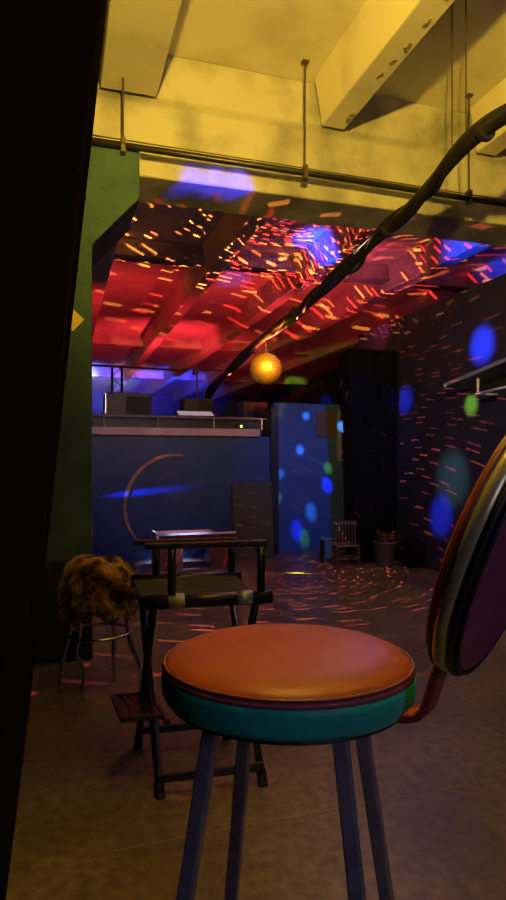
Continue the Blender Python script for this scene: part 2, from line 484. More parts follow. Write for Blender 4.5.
# stage front, stage floor, rear wall to the right of it
ST = 1.37; SY = 6.85
bm = bmesh.new(); box(bm, -3, 2.42, SY, SY+0.12, 0, ST); stage = struct('wall_stage', bm, M['navy'])
bm = bmesh.new(); box(bm, -3, 3.5, SY+0.12, 22.4, ST-0.1, ST-0.01); struct('floor_stage', bm, M['black'])
bm = bmesh.new(); box(bm, -3, 2.2, SY-0.06, SY+0.14, ST, ST+0.085); struct('trim_1', bm, M['ledge'], 0.006)
bm = bmesh.new(); box(bm, 2.42, 3.56, 6.95, 7.05, 0, 1.78); struct('wall_rear', bm, M['bluewall'])
# black post at the end of the stage front
bm = bmesh.new(); box(bm, 2.34, 2.43, SY-0.05, SY+0.2, 0, 1.72); struct('trim_2', bm, M['black'])
# big thin arc of projected light, coloured into a strip on the stage front
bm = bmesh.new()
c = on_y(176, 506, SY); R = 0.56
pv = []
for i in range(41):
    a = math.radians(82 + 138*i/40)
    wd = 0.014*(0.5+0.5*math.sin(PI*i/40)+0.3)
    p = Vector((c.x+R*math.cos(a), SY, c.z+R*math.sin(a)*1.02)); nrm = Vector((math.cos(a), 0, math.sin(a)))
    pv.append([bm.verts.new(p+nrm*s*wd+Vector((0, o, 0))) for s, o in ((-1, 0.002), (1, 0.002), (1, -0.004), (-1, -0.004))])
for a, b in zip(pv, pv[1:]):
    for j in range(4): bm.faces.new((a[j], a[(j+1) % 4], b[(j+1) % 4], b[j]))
struct('projected_arc', bm, M['arc'], 0, stage)
# floor seams
sm = bmesh.new()
for y in (1.78, 4.1):
    box(sm, 0.1, 3.5, y, y+0.006, 0, 0.0012)
for x in (1.35,):
    box(sm, x, x+0.005, 4.106, 6.8, 0, 0.0012)
struct('trim_3', sm, M['seam'])
# brown and grey panels on the rear wall
p0 = on_y(316, 437, 6.95); p1 = on_y(335, 412, 6.95); p2 = on_y(353, 470, 6.95)
bm = bmesh.new(); box(bm, p0.x, p1.x, 6.925, 6.95, p0.z, p1.z)
tag(obj('wall_board', bm, M['brownpanel'], bevel=0.004), 'small brown board fixed high on the blue rear wall', 'board')
bm = bmesh.new(); box(bm, p1.x+0.02, p2.x, 6.93, 6.95, p0.z-0.30, p1.z+0.02)
tag(obj('wall_panel', bm, M['greypanel'], bevel=0.004), 'tall grey-blue panel on the rear wall right of the brown board', 'panel')

# ------------------------------------------------------------------ pipe and cables under the ceiling
PYY, PZ = 3.50, CAMH+1.735
t = thing('ceiling_pipe', 'thin dark pipe hung level across the room in front of the pale ceiling girder', 'pipe', (1.5, PYY, PZ))
bm = bmesh.new(); tube(bm, [(-2.5, 0, 0.015), (0.2, 0, 0.008), (2.0, 0, -0.01), (4.5, 0, -0.03)], 0.018, 14); obj('pipe', bm, M['pipe'], t, True)
bm = bmesh.new(); tube(bm, [(-2.5, -0.005, 0.046), (-0.3, -0.004, 0.036), (2.0, -0.004, 0.018), (4.5, -0.004, 0.006)], 0.004, 8); obj('wire', bm, M['rod'], t, True)
for px, ztop in ((123, ZR+0.02), (305, ZS), (469, ZS)):
    x = on_y(px, 150, PYY).x-1.5
    bm = bmesh.new(); tube(bm, [(x, 0, 0.0), (x, 0.0, ztop-PZ)], 0.006, 8)
    box(bm, x-0.02, x+0.02, -0.02, 0.02, ztop-PZ-0.012, ztop-PZ); obj('hanger_rod', bm, M['rod'], t)
    bm = bmesh.new(); box(bm, x-0.014, x+0.014, -0.026, 0.026, -0.034, -0.015); box(bm, x-0.012, x+0.012, -0.024, 0.024, 0.014, 0.05)
    tube(bm, [(x-0.011, 0, 0), (x+0.011, 0, 0)], 0.026, 14); obj('pipe_clamp', bm, M['rod'], t)

def spline(pts, n=14):
    out = []
    P = [pts[0]]+list(pts)+[pts[-1]]
    for i in range(1, len(P)-2):
        for k in range(n):
            u = k/n
            a, b, c, d = P[i-1], P[i], P[i+1], P[i+2]
            out.append(0.5*((2*b)+(c-a)*u+(2*a-5*b+4*c-d)*u*u+(3*b-a-3*c+d)*u**3))
    out.append(P[-2]); return out

cpts = [Vector((2.05, 1.2, 2.70)), on_x(540, 78, 1.97), on_x(506, 112, 1.97), on_x(455, 160, 1.97), on_x(400, 215, 1.97), on_x(355, 262, 1.97), on_x(310, 300, 1.97), on_x(265, 338, 1.97),
        on_x(238, 362, 1.97), on_x(212, 388, 1.97), on_x(205, 405, 1.97)]
base = cpts[4].copy(); base.z = 0
ct = thing('cable_bundle', 'thick black cable bundle sagging from the ceiling back to the stage', 'cable', (cpts[4].x, cpts[4].y, cpts[4].z))
o0 = Vector(ct.location)
main = spline(cpts)
for k, (r, ph, amp, wl) in enumerate(((0.036, 0, 0.014, 1.0), (0.026, 2.1, 0.040, 0.8), (0.013, 4.2, 0.042, 1.3))):
    bm = bmesh.new(); pl = []
    for i, p in enumerate(main):
        a = ph + i*0.22*wl
        q = p + Vector((math.cos(a), 0, math.sin(a)))*amp + Vector((0, 0, 0.012*noise.noise(p*1.7+Vector((k, 0, 0)))))
        pl.append(q-o0)
    tube(bm, pl, r, 10); obj('cable', bm, M['cable'], ct, True)
for px, py, ptop in ((452, 165, (450, 55)), (466, 152, (461, 55))):
    a = on_x(px, py, 1.97)
    bm = bmesh.new(); tube(bm, [a-o0, Vector((a.x, a.y, ZS))-o0], 0.004, 6); obj('hanger_wire', bm, M['rod'], ct)
for i in (34, 60, 88):
    p = main[i]-o0; d = (main[i+1]-main[i-1]).normalized()
    bm = bmesh.new(); tube(bm, [p-d*0.012, p+d*0.012], 0.05, 12); obj('cable_tie', bm, M['cable'], ct)

# ------------------------------------------------------------------ mirror ball
t = thing('disco_ball', 'gold mirror disco ball hanging on a thin wire before the stage', 'disco ball', BALL)
bm = bmesh.new(); R = 0.16
NL = 22
for i in range(NL):
    a0 = -PI/2+PI*i/NL; a1 = a0+PI/NL; am = (a0+a1)/2
    n = max(4, int(44*math.cos(am)))
    for j in range(n):
        b0 = 2*PI*j/n; b1 = 2*PI*(j+1)/n; g = 0.06
        aa0, aa1 = a0+(a1-a0)*g, a1-(a1-a0)*g; bb0, bb1 = b0+(b1-b0)*g, b1-(b1-b0)*g
        cc = Vector((math.cos(am)*math.cos((b0+b1)/2), math.cos(am)*math.sin((b0+b1)/2), math.sin(am)))
        ax = Vector((random.uniform(-1, 1), random.uniform(-1, 1), random.uniform(-1, 1))).normalized()
        Rt = Matrix.Rotation(random.uniform(-0.10, 0.10), 3, ax)
        q = []
        for a_, b_ in ((aa0, bb0), (aa0, bb1), (aa1, bb1), (aa1, bb0)):
            p = Vector((math.cos(a_)*math.cos(b_), math.cos(a_)*math.sin(b_), math.sin(a_)))
            q.append(bm.verts.new((cc+Rt @ (p-cc))*R))
        bm.faces.new(q)
obj('mirror_tiles', bm, M['mirror'], t)
bm = bmesh.new(); bmesh.ops.create_uvsphere(bm, u_segments=32, v_segments=20, radius=R*0.985); obj('core', bm, mat('ball_core', (0.30, 0.14, 0.02), 0.5, metal=0.6), t, True)
bm = bmesh.new(); lathe(bm, [(0, 0.158), (0.022, 0.158), (0.022, 0.182), (0.008, 0.19), (0, 0.19)], 16); obj('cap', bm, M['rod'], t)
bm = bmesh.new(); tube(bm, [(0, 0, 0.185), (0, 0, 0.335)], 0.0035, 6); obj('hanging_wire', bm, M['rod'], t)

# ------------------------------------------------------------------ bar stool in front
SCX, SD = 0.0556, 1.0
sc_ = cw(SCX, SD)
bs = thing('bar_stool', 'bar stool with round brown seat, teal band and round back, nearest the camera', 'stool', (sc_.x, sc_.y, 0))
ALPHA = math.radians(36)
# local axes: +X to the backrest
bdir = cw(math.cos(ALPHA), -math.sin(ALPHA)); bdir.normalize()
bs.rotation_euler = (0, 0, math.atan2(bdir.y, bdir.x))
viewdir = Vector((SN, CS, 0))
inv = Matrix.Rotation(-bs.rotation_euler.z, 3, 'Z')
vl = inv @ viewdir
tilt_axis = Vector((0, 0, 1)).cross(vl)      # lean the seat a little away from the viewer
ZP = 0.787
TS = Matrix.Translation((0, 0, ZP)) @ Matrix.Rotation(math.radians(1.6), 4, tilt_axis)
RS = 0.201
bm = bmesh.new()
prof = [(0, 0.017), (0.04, 0.017), (0.08, 0.0168), (0.12, 0.0158), (0.15, 0.0135), (0.172, 0.009), (0.188, 0.002), (RS-0.004, -0.006), (RS-0.003, -0.012), (RS-0.006, -0.018), (0, -0.018)]
lathe(bm, prof, 72, TS); seat = obj('seat', bm, M['maroon'], bs, True)
bm = bmesh.new(); ring_torus(bm, RS-0.004, 0.0024, -0.005, 72, 8, TS); obj('piping', bm, M['pipingred'], seat, True)
bm = bmesh.new(); lathe(bm, [(RS-0.02, -0.007), (RS-0.003, -0.007), (RS-0.0005, -0.011), (RS-0.001, -0.017), (RS-0.02, -0.017)], 72, TS, closed=True); obj('side_welt', bm, M['purple'], seat, True)
bm = bmesh.new()
prof = [(0, -0.014), (RS-0.006, -0.014), (RS-0.001, -0.016), (RS, -0.026), (RS-0.001, -0.048), (RS-0.006, -0.058), (RS-0.02, -0.061), (0, -0.061)]
lathe(bm, prof, 72, TS); obj('seat_band', bm, M['teal'], bs, True)['label'] = 'teal vinyl band round the seat edge'
bm = bmesh.new(); prof = [(0, -0.061), (RS-0.018, -0.061), (RS-0.012, -0.065), (RS-0.02, -0.069), (0, -0.069)]
lathe(bm, prof, 64, TS); obj('seat_base', bm, M['black'], bs, True)
# legs of square tube, set square to the view
xr = inv @ Vector((CS, -SN, 0)); yr = vl
LEGA = [math.radians(a) for a in (-58, 24, 118, 207)]
def legp(a, k):
    r = 0.250+(0.128-0.250)*k
    return xr*math.cos(a)*r+yr*math.sin(a)*r+Vector((0, 0, 0.008+(ZP-0.072)*k))
for a in LEGA:
    top, foot = legp(a, 1), legp(a, 0)
    u = xr*math.cos(a+PI/4)+yr*math.sin(a+PI/4)
    bm = bmesh.new(); bar(bm, foot, top, 0.023, 0.023, up=u)
    lg = obj('leg', bm, M['steel'], bs, bevel=0.003)
    bm = bmesh.new(); bar(bm, foot-Vector((0, 0, 0.008)), foot+(top-foot)*0.02, 0.028, 0.028, up=u); obj('foot_cap', bm, M['black'], lg)
# rails joining the legs near the floor
for a, b in zip(LEGA, LEGA[1:]+LEGA[:1]):
    bm = bmesh.new(); bar(bm, legp(a, 0.28), legp(b, 0.28), 0.016, 0.016); obj('foot_rail', bm, M['steel'], bs)
# bracket to the backrest
bm = bmesh.new()
path = [(0.15, 0, ZP-0.058), (0.202, 0, ZP-0.050), (0.221, 0, ZP-0.043), (0.232, 0, ZP-0.031), (0.239, 0, ZP-0.010), (0.249, 0, ZP+0.025), (0.264, 0, ZP+0.07), (0.28, 0, ZP+0.11)]
pp = [Vector(p) for p in path]
rings = []
for i, p in enumerate(pp):
    tt = (pp[min(i+1, len(pp)-1)]-pp[max(i-1, 0)]).normalized(); nn = Vector((-tt.z, 0, tt.x))
    rings.append([bm.verts.new(p+nn*a*0.007+Vector((0, 1, 0))*b*0.019) for a, b in ((-1, -1), (1, -1), (1, 1), (-1, 1))])
for a, b in zip(rings, rings[1:]):
    for j in range(4): bm.faces.new((a[j], a[(j+1) % 4], b[(j+1) % 4], b[j]))
bm.faces.new(rings[0]); bm.faces.new(rings[-1][::-1])
obj('back_bracket', bm, M['maroon'], bs, bevel=0.004)
# round backrest: local z of the lathe = front (towards the seat)
LEAN = math.radians(20)
nfront = Vector((-math.cos(LEAN), 0, math.sin(LEAN)))
xa = Vector((0, 1, 0)); ya = nfront.cross(xa)
Bc = Vector((0.327, 0, CAMH-0.099))
TB = Matrix((( xa.x, ya.x, nfront.x, Bc.x), (xa.y, ya.y, nfront.y, Bc.y), (xa.z, ya.z, nfront.z, Bc.z), (0, 0, 0, 1)))
RB = 0.186
bm = bmesh.new()
lathe(bm, [(0, 0.022), (0.06, 0.0215), (0.10, 0.0205), (0.135, 0.018), (0.162, 0.013), (RB-0.007, 0.008), (RB-0.004, 0.004), (RB-0.008, 0.0), (0, 0.0)], 72, TB)
bk = obj('backrest', bm, M['maroon'], bs, True)
bm = bmesh.new(); ring_torus(bm, RB-0.004, 0.004, 0.0, 72, 8, TB); obj('piping', bm, M['pipingred'], bk, True)
bm = bmesh.new()
lathe(bm, [(0, 0.0), (RB-0.006, 0.0), (RB, -0.004), (RB+0.001, -0.010), (RB, -0.017), (RB-0.006, -0.021), (0, -0.021)], 72, TB); obj('back_band', bm, M['olive'], bk, True)['label'] = 'shiny metal band round the backrest edge'
bm = bmesh.new(); ring_torus(bm, RB-0.005, 0.0045, -0.024, 72, 8, TB); ring_torus(bm, RB-0.009, 0.003, -0.031, 72, 8, TB); obj('black_piping', bm, M['black'], bk, True)
bm = bmesh.new()
lathe(bm, [(0, -0.021), (RB-0.010, -0.021), (RB-0.010, -0.029), (RB-0.016, -0.034), (RB-0.04, -0.037), (0.08, -0.039), (0, -0.040)], 72, TB); obj('back_cover', bm, M['purple'], bk, True)['label'] = 'plum vinyl cover on the back of the backrest'

# ------------------------------------------------------------------ fur-covered stool
c = cw(-0.726, 2.94)
t = thing('fur_stool', 'chrome-legged stool under a shaggy brown fur cover beside the pillar', 'stool', (c.x, c.y, 0))
def lp(cx, d, z): return cw(cx, d, z)-Vector((c.x, c.y, 0))
bm = bmesh.new()
lathe(bm, [(0, 0.63), (0.05, 0.632), (0.10, 0.628), (0.145, 0.61), (0.168, 0.575), (0.176, 0.52), (0.174, 0.46), (0.165, 0.40), (0.155, 0.365), (0.12, 0.375), (0.0, 0.40)], 72)
bmesh.ops.subdivide_edges(bm, edges=bm.edges[:], cuts=2, use_grid_fill=True)
for v in bm.verts:
    p = v.co.copy(); n = Vector((p.x, p.y, (p.z-0.5)*0.8)).normalized()
    k = noise.noise(p*9)*0.022 + noise.noise(p*24)*0.012 + noise.noise(p*60)*0.006
    fold = 0.014*math.sin(p.z*42 + 3*math.atan2(p.y, p.x) + 3*noise.noise(p*6))
    v.co += n*(k+fold)
    if p.z < 0.42: v.co.z += 0.03*noise.noise(Vector((p.x*14, p.y*14, 0)))
cov = obj('fur_cover', bm, M['fur'], t, True)
cov['label'] = 'shaggy brown fur seat cover'
bm = bmesh.new()
for i in range(700):
    a = random.uniform(0, 2*PI); z = random.uniform(0.37, 0.62); r = 0.172 - max(0, z-0.56)*0.7
    p = Vector((r*math.cos(a), r*math.sin(a), z)); o_ = Vector((math.cos(a), math.sin(a), 0))
    l_ = random.uniform(0.02, 0.05)
    s_ = Vector((-o_.y, o_.x, 0))*random.uniform(-.02, .02)
    tube(bm, [p, p+o_*0.016+s_*0.4-Vector((0, 0, l_*0.4)), p+o_*0.02+s_-Vector((0, 0, l_))], 0.0022, 4, 0.0006, False)
obj('fur_strands', bm, M['fur'], cov)['kind'] = 'stuff'
ringr = 0.145
for cx, d in ((-0.779, 2.84), (-0.906, 2.91), (-0.692, 3.086), (-0.527, 2.915)):
    f_ = lp(cx, d, 0.0); o_ = Vector((f_.x, f_.y, 0)).normalized(); rf = Vector((f_.x, f_.y, 0)).length
    bm = bmesh.new()
    pts = [o_*0.11+Vector((0, 0, 0.45)), o_*0.132+Vector((0, 0, 0.36)), o_*(ringr-0.006)+Vector((0, 0, 0.285)), o_*(ringr+0.012)+Vector((0, 0, 0.22)),
           o_*(rf-0.008)+Vector((0, 0, 0.13)), o_*rf+Vector((0, 0, 0.05)), o_*rf+Vector((0, 0, 0.0))]
    tube(bm, spline(pts, 6), 0.0105, 12); obj('leg', bm, M['chrome'], t, True)
bm = bmesh.new(); ring_torus(bm, ringr, 0.008, 0.285, 48, 8); obj('foot_ring', bm, M['chrome'], t, True)
bm = bmesh.new(); lathe(bm, [(0, 0.43), (0.15, 0.43), (0.15, 0.46), (0, 0.46)], 32); obj('seat_board', bm, M['black'], t)

# ------------------------------------------------------------------ black folding chair with arms and footrest
nf0 = (-0.303, 2.018); nb0 = (0.034, 2.098); ff0 = (-0.440, 2.37); fb0 = (-0.103, 2.45)
zr = CAMH-0.475
nf1 = (-0.360, 2.06); nb1 = (0.040, 2.15); ff1 = (-0.470, 2.43); fb1 = (-0.075, 2.53)
c = cw(-0.20, 2.23)
t = thing('folding_chair', 'black folding armchair with footrest standing behind the round bar stool', 'chair', (c.x, c.y, 0))
def cp(q, z): return cw(q[0], q[1], z)-Vector((c.x, c.y, 0))
def mixq(a, b, k): return (a[0]+(b[0]-a[0])*k, a[1]+(b[1]-a[1])*k)
for top, foot in ((nf1, ff0), (ff1, nf0), (nb1, fb0), (fb1, nb0)):
    a = cp(mixq(top, nb1 if top is nf1 else fb1 if top is ff1 else nf1 if top is nb1 else ff1, 0.07), zr-0.01); b = cp(foot, 0.012)
    bm = bmesh.new(); tube(bm, [b, a], 0.0135, 12)
    lg = obj('leg', bm, M['blackmetal'], t, True)
    bm = bmesh.new(); tube(bm, [b-Vector((0, 0, 0.012)), b+(a-b)*0.05], 0.017, 12); obj('rubber_foot', bm, M['black'], lg)
for a, b in ((nf0, nb0), (ff0, fb0)):
    bm = bmesh.new(); bar(bm, cp(mixq(a, b, -0.02), 0.065), cp(mixq(a, b, 1.0), 0.065), 0.016, 0.03); obj('stretcher', bm, M['blackmetal'], t, bevel=0.003)
for a, b in ((nf1, nb1), (ff1, fb1)):
    bm = bmesh.new(); tube(bm, [cp(mixq(a, b, -0.02), zr), cp(mixq(a, b, 1.06), zr)], 0.024, 14); rl = obj('seat_rail', bm, M['blackmetal'], t, True)
    if a is nf1:
        for k in (0.19, 0.76):
            M.setdefault('clip', mat('dull_steel', (0.5, 0.52, 0.56), 0.55, metal=0.5)); bm = bmesh.new(); p, q = cp(mixq(a, b, k), zr), cp(mixq(a, b, k+0.13), zr)
            tube(bm, [p, q], 0.0262, 14); obj('steel_clip', bm, M['clip'], rl, True)['label'] = 'bright steel clip'
bm = bmesh.new()
S = [cp(nf1, zr+0.012), cp(nb1, zr+0.012), cp(fb1, zr+0.012), cp(ff1, zr+0.012)]
mid = [(S[0]+S[3])/2-Vector((0, 0, 0.02)), (S[1]+S[2])/2-Vector((0, 0, 0.02))]
for zz in (0.0, -0.006):
    vs = [bm.verts.new(p+Vector((0, 0, zz))) for p in (S[0], S[1], mid[1], S[2], S[3], mid[0])]
    bm.faces.new((vs[0], vs[1], vs[2], vs[5])); bm.faces.new((vs[5], vs[2], vs[3], vs[4]))
obj('seat', bm, M['seatcloth'], t)
for a, b, za in ((nf1, nb1, CAMH-0.287), (ff1, fb1, CAMH-0.325)):
    bm = bmesh.new(); bar(bm, cp(mixq(a, b, 0.0), za), cp(mixq(a, b, 1.02), za), 0.032, 0.02); obj('armrest', bm, M['blackmetal'], t, bevel=0.005)
    for k in (0.22, 0.97):
        bm = bmesh.new(); tube(bm, [cp(mixq(a, b, k), zr), cp(mixq(a, b, k), za)], 0.0145, 12); obj('arm_post', bm, M['blackmetal'], t, True)
# cross pivots of the front and back leg pairs
for q0, q1 in ((nf0, ff1), (nb0, fb1)):
    p = cp(((q0[0]+q1[0])/2, (q0[1]+q1[1])/2), 0.32)
# footrest in front (to the left)
bm = bmesh.new()
dirf = (cw(-0.337, -0.08)).normalized()          # chair's forward
side = (cp(ff0, 0)-cp(nf0, 0)).normalized()
fc = cp(mixq(nf0, ff0, 0.42), 0.245)+dirf*0.05
for s in (-1, 1):
    bar(bm, fc+side*s*0.105-dirf*0.075, fc+side*s*0.105+dirf*0.06, 0.016, 0.016)
bar(bm, fc-side*0.105+dirf*0.06, fc+side*0.105+dirf*0.06, 0.016, 0.016)
bar(bm, fc-side*0.16-dirf*0.075, fc+side*0.16-dirf*0.075, 0.016, 0.016)
fr = obj('footrest', bm, M['blackmetal'], t)
bm = bmesh.new()
for k in range(5):
    bar(bm, fc-side*0.10+dirf*(-0.055+k*0.025), fc+side*0.10+dirf*(-0.055+k*0.025), 0.019, 0.008)
obj('footrest_slats', bm, M['blackmetal'], fr)
for a_, q_ in ((-1, nf0), (1, ff0)):
    bm = bmesh.new(); bar(bm, fc+side*a_*0.105-dirf*0.05-Vector((0, 0, 0.005)), cp(q_, 0.08), 0.012, 0.012); obj('footrest_brace', bm, M['blackmetal'], fr)

# ------------------------------------------------------------------ things along the stage front and rear wall
# low table with two pedestals
p = on_z(194, 567, 0)
t = thing('low_table', 'low red-brown wooden table with white edges standing before the stage', 'table', (p.x, p.y, 0))
bm = bmesh.new(); box(bm, -0.40, 0.40, -0.16, 0.16, 0.33, 0.365); obj('table_top', bm, M['wood'], t, bevel=0.004)
bm = bmesh.new(); box(bm, -0.385, 0.385, -0.15, 0.15, 0.25, 0.33); obj('apron', bm, M['wood'], t)
for s in (-1, 1):
    bm = bmesh.new(); x0, x1 = sorted((s*0.385, s*0.14)); box(bm, x0, x1, -0.14, 0.14, 0.0, 0.25); obj('pedestal', bm, M['wood'], t, bevel=0.003)
bm = bmesh.new(); box(bm, -0.412, -0.386, -0.165, 0.165, 0.0, 0.372); box(bm, -0.386, 0.40, -0.168, -0.160, 0.352, 0.372); obj('white_trim', bm, M['whitepaint'], t)['label'] = 'white painted edge trim'
# olive board leaning on the stage front
t0 = on_y(231, 482, 6.72); t1 = on_y(272, 540, 6.72)
bm = bmesh.new()
box(bm, t0.x, t0.x+0.47, 0, 0.03, 0, t0.z, Matrix.Translation((0, 6.60, 0.0)) @ Matrix.Rotation(-0.10, 4, 'X'))
ob = obj('leaning_board', bm, M['oliveboard'], bevel=0.004)
tag(ob, 'dark olive board leaning against the navy stage front', 'board')
# small spindle bench
p = on_z(346, 565, 0)
t = thing('spindle_chair', 'small slatted spindle-back chair by the blue rear wall', 'chair', (p.x, p.y, 0), -0.25)
w_ = 0.13
bm = bmesh.new(); box(bm, -w_, w_, -0.10, 0.10, 0.20, 0.225); obj('seat', bm, M['spindle'], t, bevel=0.004)
for sx in (-1, 1):
    for sy in (-1, 1):
        bm = bmesh.new(); bar(bm, (sx*(w_-0.012), sy*0.09, 0), (sx*(w_-0.012), sy*0.09, 0.2), 0.02, 0.02); obj('leg', bm, M['spindle'], t)
bm = bmesh.new()
bar(bm, (-w_, 0.09, 0.43), (w_, 0.09, 0.43), 0.02, 0.03)
for k in range(8):
    x = -w_+0.012+k*(2*w_-0.024)/7
    bar(bm, (x, 0.09, 0.22), (x, 0.09, 0.46), 0.012, 0.012)
obj('backrest', bm, M['spindle'], t)
bm = bmesh.new(); bar(bm, (-w_, -0.09, 0.08), (w_, -0.09, 0.08), 0.014, 0.018); bar(bm, (-w_, 0.09, 0.08), (w_, 0.09, 0.08), 0.014, 0.018); obj('stretcher', bm, M['spindle'], t)
# low blue stool left of it
p = on_z(328, 562, 0)
t = thing('step_stool', 'little blue step stool left of the spindle-back chair', 'stool', (p.x, p.y, 0), -0.2)
bm = bmesh.new(); box(bm, -0.075, 0.075, -0.08, 0.08, 0.24, 0.265); obj('seat', bm, M['blueplastic'], t, bevel=0.005)
for sx in (-1, 1):
    for sy in (-1, 1):
        bm = bmesh.new(); bar(bm, (sx*0.065, sy*0.068, 0), (sx*0.058, sy*0.06, 0.24), 0.018, 0.018); obj('leg', bm, M['blackmetal'], t)
bm = bmesh.new(); box(bm, -0.055, 0.055, -0.055, -0.045, 0.05, 0.24); obj('front_panel', bm, M['blueplastic'], t)
# bucket with dry plant
p = on_z(385, 566, 0)
t = thing('bucket_planter', 'grey bucket holding a dark reddish plant at the foot of the black pillar', 'bucket', (p.x, p.y, 0))
bm = bmesh.new(); lathe(bm, [(0, 0), (0.082, 0), (0.088, 0.01), (0.118, 0.235), (0.125, 0.24), (0.125, 0.26), (0.114, 0.26), (0.108, 0.23), (0, 0.215)], 28); obj('bucket', bm, M['bucket'], t, True)
bm = bmesh.new()
for i in range(46):
    a = random.uniform(0, 2*PI); s = random.uniform(0.03, 0.16); h = random.uniform(0.02, 0.13)
    p0_ = Vector((0.05*math.cos(a), 0.05*math.sin(a), 0.22)); p2_ = Vector((s*math.cos(a), s*math.sin(a), 0.24+h)); p1_ = (p0_+p2_)/2+Vector((0, 0, 0.05))
    sd = Vector((-math.sin(a), math.cos(a), 0.3))*0.014
    vs = [bm.verts.new(q) for q in (p0_, p1_+sd, p2_, p1_-sd)]; bm.faces.new(vs)
obj('plant', bm, M['plant'], t)
# crumpled black sack
p = on_z(413, 567, 0)
bm = bmesh.new(); bmesh.ops.create_icosphere(bm, subdivisions=4, radius=1)
for v in bm.verts:
    q = v.co.copy(); k = 1+0.22*noise.noise(q*2.5)+0.10*noise.noise(q*6)
    v.co = Vector((q.x*0.13*k, q.y*0.12*k, max(0, 0.13+q.z*0.17*k)))
o = obj('sack', bm, M['blackcloth'], None, True); o.location = (p.x, p.y, 0)
tag(o, 'crumpled black sack on the floor right of the grey bucket', 'sack')
# black cloth-wrapped column in the corner
p = on_y(346, 350, 6.1); q = on_y(394, 350, 6.1)
bm = bmesh.new()
n = 60; rings = []
cxm, wid = (p.x+q.x)/2, (q.x-p.x)
for z, f_ in ((0.06, 0.86), (0.6, 0.84), (1.5, 0.9), (2.0, 0.98), (p.z-0.02, 1.0), (p.z, 0.98)):
    rg = []
    for j in range(n):
        a = 2*PI*j/n
        ex = 0.5*wid*f_*max(-1, min(1, 1.25*math.cos(a))); ey = 0.16*max(-1, min(1, 1.25*math.sin(a)))
        fo = 0.012*math.sin(a*14)
        rg.append(bm.verts.new((cxm+0.04*(1-z/p.z)+ex*(1+fo*4), 6.15+ey*(1+fo*4), z)))
    rings.append(rg)
for a, b in zip(rings, rings[1:]):
    for j in range(n): bm.faces.new((a[j], a[(j+1) % n], b[(j+1) % n], b[j]))
bm.faces.new(rings[0][::-1]); bm.faces.new(rings[-1])
for v in bm.verts: 
    if v.co.z < 0.07: v.co.z = 0.0
o = obj('draped_column', bm, M['blackcloth'], None, True)
tag(o, 'tall black cloth-draped column in the right rear corner', 'column')

# blue crate on black base at the right wall
p = on_z(507, 600, 0)
t = thing('storage_crate', 'blue crate on a black base by the right wall behind the backrest', 'crate', (p.x, p.y, 0), -0.1)
bm = bmesh.new(); box(bm, -0.14, 0.14, -0.14, 0.14, 0, 0.06); obj('base', bm, M['black'], t)
bm = bmesh.new(); box(bm, -0.12, 0.12, -0.12, 0.12, 0.06, 0.26); box(bm, -0.13, 0.13, -0.13, 0.13, 0.23, 0.265); obj('crate_body', bm, M['blueplastic'], t, bevel=0.006)

# shelf with a white bracket high on the right wall
p = on_x(478, 376, 3.36)
t = thing('wall_shelf', 'dark shelf on white metal brackets high on the right wall', 'shelf', (3.56, p.y, p.z))
bm = bmesh.new(); box(bm, -0.30, 0.0, -1.2, 0.35, -0.015, 0.02, Matrix.Rotation(-0.13, 4, 'X')); obj('board', bm, M['greypanel'], t, bevel=0.004)
bm = bmesh.new(); tube(bm, [(-0.20, 0.0, -0.02), (-0.20, 0.0, -0.15)], 0.011, 10); tube(bm, [(-0.20, 0.02, -0.15), (-0.20, -1.0, -0.10)], 0.012, 10); tube(bm, [(-0.20, 0.0, -0.15), (0.0, 0.0, -0.15)], 0.011, 10)
tube(bm, [(-0.20, -1.0, 0.10), (-0.20, -1.0, -0.10)], 0.011, 10); tube(bm, [(-0.20, -1.0, -0.10), (0.0, -1.0, -0.10)], 0.011, 10)
obj('bracket', bm, M['whitepaint'], t, True)
# yellow paper on the pillar
p = on_y(78, 320, 3.525)
bm = bmesh.new(); box(bm, -0.045, 0.045, -0.003, 0, -0.045, 0.045, Matrix.Rotation(math.radians(42), 4, 'Y'))
o = obj('paper_sign', bm, M['yellow']); o.location = (p.x-0.03, 3.525, p.z)
tag(o, 'small yellow paper stuck on the green pillar', 'paper')

# ------------------------------------------------------------------ on the stage
ZT = ST+0.0
def stg(px, py, Y): return on_y(px, py, Y)
# railing
t = thing('stage_railing', 'thin metal railing along the stage edge above the pink ledge', 'railing', (1.0, 6.95, ST+0.085))
za_ = stg(180, 417, 6.9).z-ST-0.085
bm = bmesh.new(); tube(bm, [(-3.6, 0, za_), (1.35, 0, za_)], 0.008, 8); obj('rail', bm, M['rail'], t)
for px in (104, 158, 214, 262):
    x = stg(px, 430, 6.95).x-1.0
    bm = bmesh.new(); tube(bm, [(x, 0, 0), (x, 0, za_)], 0.009, 8); obj('post', bm, M['rail'], t)
bm = bmesh.new(); box(bm, -1.0, 1.3, 0.10, 0.14, -0.09, 0.16); obj('dark_panel', bm, M['black'], t)

